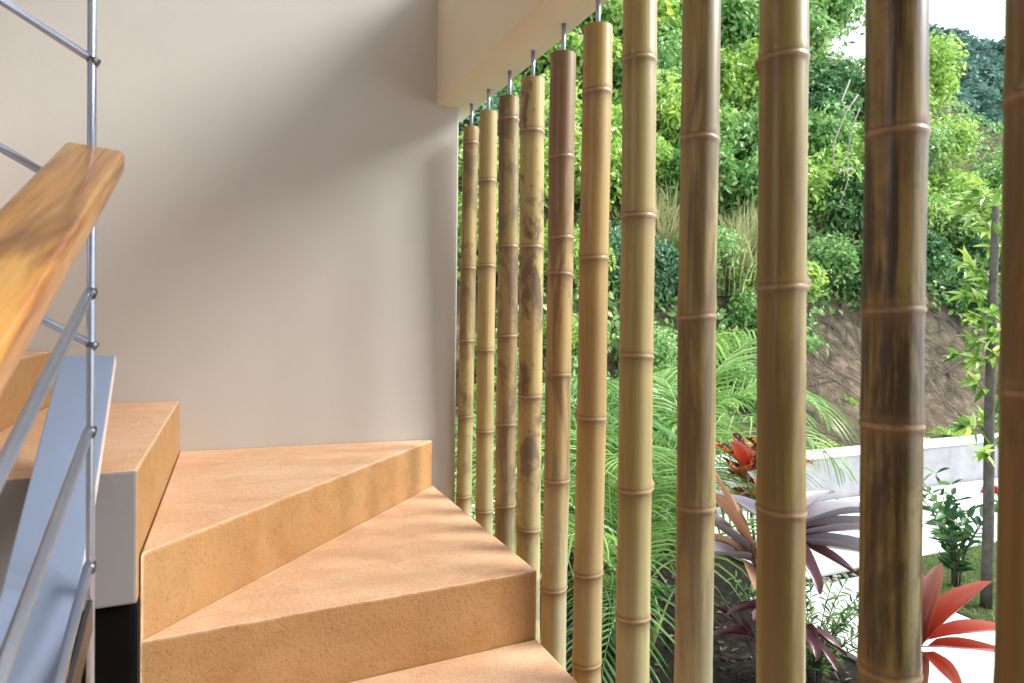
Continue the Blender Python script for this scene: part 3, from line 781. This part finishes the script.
rosette('cordyline','purple and bronze broad-leaved plant with red stems behind the thick olive-brown pole','plant',2.36,2.32,0,[(-.02,.02,.81),(-.09,.08,.68),(.03,-.08,.42),(-.16,.0,.38),(-.22,.06,.46),(-.10,-.06,.52)],purp,[M['ti_purple'],M['ti_dark'],M['ti_bronze']],M['redstem'],81,.013)
red=[(0,g_az+.9,1.40,.46,.050,.10,1),(0,r_az+.55,1.12,.42,.050,.15,1),(0,r_az+.05,.95,.50,.062,.40,0),(0,r_az-.15,.42,.50,.048,.45,0),(0,r_az-.30,.18,.46,.040,.25,0),(0,r_az+1.0,1.0,.42,.045,.4,0),
     (0,cam_az,1.1,.42,.045,.4,0),(0,cam_az+.5,.7,.4,.045,.5,1),(0,b_az,.2,.32,.045,.5,0),(0,g_az+.2,1.0,.40,.045,.4,1),(0,b_az-.5,-.1,.32,.04,.4,1)]
rosette('cordyline','red-orange broad-leaved plant in front of the pale path at the lower right','plant',2.98,2.10,.03,[(.0,.0,.26)],red,[M['ti_red'],M['ti_redbrown']],M['redstem'],101,.014)
cro=[]
rr=random.Random(8)
for i in range(26): cro.append((i%3,rr.uniform(0,6.28),rr.uniform(.0,1.3),rr.uniform(.22,.32),.052,rr.uniform(.3,.9),0 if i%5 else 1))
rosette('croton','orange croton with dark-veined leaves rising behind the purple plant','plant',2.80,2.86,0,[(.08,.04,.93),(-.17,.0,.98),(.0,.1,.80)],cro,[M['croton'],M['ti_red']],M['bark'],121,.010)

# fine-leaved green shrub by the path
def sprig_plant(name,label,cat,x,y,z,seed,k,h,spread,leaf,wl,mat,stem_mat,pairs=14,r=.004):
    rn=random.Random(seed); t=thing(name,label,cat,(x,y,z))
    g=rng(seed)
    for i in range(k):
        a=rn.uniform(0,6.28); sp=spread*rn.uniform(.25,1); hh=h*rn.uniform(.6,1.05)
        pts=[Vector((0.02*math.cos(a),.02*math.sin(a),-.01))]
        for s in (.25,.5,.75,1.): pts.append(Vector((sp*math.cos(a)*s**1.5,sp*math.sin(a)*s**1.5,hh*(s-.12*s**3))))
        mb=MB(); mb.tube(pts,[r,r*.85,r*.7,r*.55,r*.35],6); st=mb.obj('branch',stem_mat,t,True)
        P=[];A=[];Nn=[]
        for q in range(pairs):
            s=.18+.82*q/(pairs-1); kk=min(int(s*4),3); f_=s*4-kk; p=pts[kk].lerp(pts[kk+1],f_); tt=(pts[kk+1]-pts[kk]).normalized()
            sd=tt.cross(Vector((math.cos(q*2.4),math.sin(q*2.4),.2))).normalized()
            for sg in (-1,1):
                P.append(p); A.append(sd*sg+tt*.55); Nn.append(Vector((0,0,1))+tt.cross(sd)*.4)
        n=len(P); L=leaf*g.uniform(.7,1.2,n)
        V,Fc,T=leaves(np.array([tuple(p) for p in P]),np.array([tuple(p) for p in A]),np.array([tuple(p) for p in Nn])+g.normal(size=(n,3))*.2,L,L*wl,np.clip(g.uniform(.1,.95,n),0,1))
        me=mesh_from('leaves',V.tolist(),Fc.tolist(),mat,False,dict(tint=T)); obj('leaves',me,t)
    return t
sprig_plant('fine_leaved_shrub','feathery small-leaved green shrub at the near edge of the pale path','shrub',2.66,2.40,0,131,26,.62,.40,.055,.34,M['leafmid'],M['bark'],16)
ix=sprig_plant('ixora','dark glossy-leaved ixora with a red flower head beside the slender trunk','shrub',4.52,2.92,.02,141,13,.82,.34,.11,.55,M['leafdark'],M['bark'],8,.006)
# its flower head
M['redflower']=m_leaf('red_petal',(.55,.02,.03),(.75,.03,.05),(.85,.10,.09),.2,.5)
g=rng(4); n=160; d_=norm(g.normal(size=(n,3))); d_[:,2]=np.abs(d_[:,2])
V,Fc,T=leaves(d_*.030,d_+g.normal(size=(n,3))*.3,g.normal(size=(n,3)),.034,.022,g.random(n))
o=obj('flower_head',mesh_from('flower_head',V.tolist(),Fc.tolist(),M['redflower'],False,dict(tint=T)),ix,(.08,-.16,.66)); o['label']='red ball of small flowers'
# slender grey trunk with leafy sprigs
def slim_trunk():
    t=thing('slender_tree','slender grey trunk with bright sprigs of leaves, beside the pole at the right edge','tree',(4.36,2.63,.02))
    mb=MB(); mb.tube([(0,0,-.02),(.004,0,.6),(-.004,.004,1.2),(.0,0,1.9),(.01,0,2.5)],[.034,.031,.029,.026,.02],12); mb.obj('trunk',M['bark'],t,True)
    g=rng(9); rn=random.Random(10)
    for i in range(36):
        z=rn.uniform(.95,2.6); a=rn.uniform(0,6.28); L=rn.uniform(.08,.2)
        p0=Vector((.03*math.cos(a),.03*math.sin(a),z)); p1=p0+Vector((math.cos(a)*L,math.sin(a)*L,L*.4))
        mb=MB(); mb.tube([p0,p0.lerp(p1,.5)+Vector((0,0,.02)),p1],[.004,.003,.002],5); mb.obj('twig',M['cane'],t,True)
        n=12; s=g.uniform(.2,1,n); P=np.array([tuple(p0.lerp(p1,float(q))) for q in s]); A=g.normal(size=(n,3))*.7+np.array([math.cos(a),math.sin(a),.1]); 
        V,Fc,T=leaves(P,A,np.array([0,0,1])+g.normal(size=(n,3))*.4,.11*g.uniform(.7,1.2,n),.05,g.random(n))
        obj('leaf_sprig',mesh_from('leaf_sprig',V.tolist(),Fc.tolist(),M['leafbright'],False,dict(tint=T)),t)
slim_trunk()
# lawn blades
g=rng(77); n=9000; vs=[];fs=[];ts=[]
X=g.uniform(4.13,7.0,n); Y=g.uniform(1.6,3.38,n)
a=g.uniform(0,6.28,n); h=g.uniform(.02,.055,n); 
for i in range(n):
    c,s=math.cos(a[i]),math.sin(a[i]); b=len(vs); w=.003
    vs+=[(X[i]-s*w,Y[i]+c*w,.015),(X[i]+s*w,Y[i]-c*w,.015),(X[i]+c*h[i]*.6,Y[i]+s*h[i]*.6,.02+h[i])]; fs.append((b,b+1,b+2)); ts+=[g.uniform(0,1)]*3
o=obj('lawn_grass',mesh_from('lawn_grass',vs,fs,M['grass'],False,dict(tint=ts))); o['kind']='stuff'; tag(o,'short green lawn grass beside the pale path','grass')
# fallen leaves on the soil of the bed
g=rng(91); n=1100; P=np.stack([g.uniform(1.0,3.0,n),g.uniform(1.2,4.7,n),g.uniform(.004,.02,n)],1); A=g.normal(size=(n,3))*np.array([1,1,.15]); L=.06*g.uniform(.4,1.2,n)
V,Fc,T=leaves(P,A,np.array([0,0,1])+g.normal(size=(n,3))*.25,L,L*.6,g.random(n)); V[:,2]=np.maximum(V[:,2],.003)
M['litter']=m_leaf('fallen_leaf',(.02,.013,.008),(.07,.045,.028),(.20,.15,.10),0,.7)
o=obj('leaf_litter',mesh_from('leaf_litter',V.tolist(),Fc.tolist(),M['litter'],False,dict(tint=T))); o['kind']='stuff'; tag(o,'brown fallen leaves scattered over the dark soil of the garden bed','leaf litter')
# river pebbles in the path joint
rn=random.Random(21); pm=[]
for q in range(4):
    mb=MB(); S=7
    for i in range(S+1):
        for k in range(10):
            th=PI*i/S; ph=2*PI*k/10; rr_=1+.12*math.sin(3*ph+q)*math.sin(th)
            mb.v.append((math.sin(th)*math.cos(ph)*rr_,math.sin(th)*math.sin(ph)*rr_*.75,math.cos(th)*.5))
    for i in range(S):
        for k in range(10): k2=(k+1)%10; mb.f.append((i*10+k,(i+1)*10+k,(i+1)*10+k2,i*10+k2))
    col=[(.45,.42,.38),(.22,.20,.18),(.55,.50,.42),(.32,.27,.22)][q]
    pm.append(mesh_from('pebble',mb.v,mb.f,m_plain('pebble_stone',col,.7,0,.2,20),True))
for i in range(46):
    o=obj('pebble',pm[i%4]); s=rn.uniform(.013,.024); o.scale=(s,s,s); o.location=(3.30+i*.020+rn.uniform(-.006,.006),3.335+rn.uniform(-.035,.035),s*.42); o.rotation_euler=(0,0,rn.uniform(0,6))
    tag(o,'small river pebble in the joint between two path slabs','pebble','pebbles in the path joint')

# ------------------------------------------------------------------ light
w=bpy.data.worlds.new('sky'); bpy.context.scene.world=w; w.use_nodes=True
nt=w.node_tree; nt.nodes.clear()
out=nt.nodes.new('ShaderNodeOutputWorld'); bg=nt.nodes.new('ShaderNodeBackground')
tc=nt.nodes.new('ShaderNodeTexCoord'); sx=nt.nodes.new('ShaderNodeSeparateXYZ'); rp=nt.nodes.new('ShaderNodeValToRGB')
nt.links.new(tc.outputs['Generated'],sx.inputs[0]); nt.links.new(sx.outputs[2],rp.inputs[0])
e=rp.color_ramp.elements; e[0].position=.0; e[0].color=(.93,.96,1,1); e[1].position=.9; e[1].color=(.72,.85,1,1)
nt.links.new(rp.outputs[0],bg.inputs[0]); bg.inputs[1].default_value=1.45; nt.links.new(bg.outputs[0],out.inputs[0])
sun=bpy.data.lights.new('sun','SUN'); sun.energy=4.5; sun.angle=R(24); sun.color=(1,.97,.92)
so=bpy.data.objects.new('sun',sun); C.objects.link(so); so.location=(6,-4,8)
so.rotation_euler=Vector((-.74,.35,-.59)).to_track_quat('-Z','Y').to_euler()

vs_=bpy.context.scene.view_settings
vs_.view_transform='Standard'; vs_.look='None'; vs_.gamma=1; vs_.exposure=.62; vs_.use_curve_mapping=False
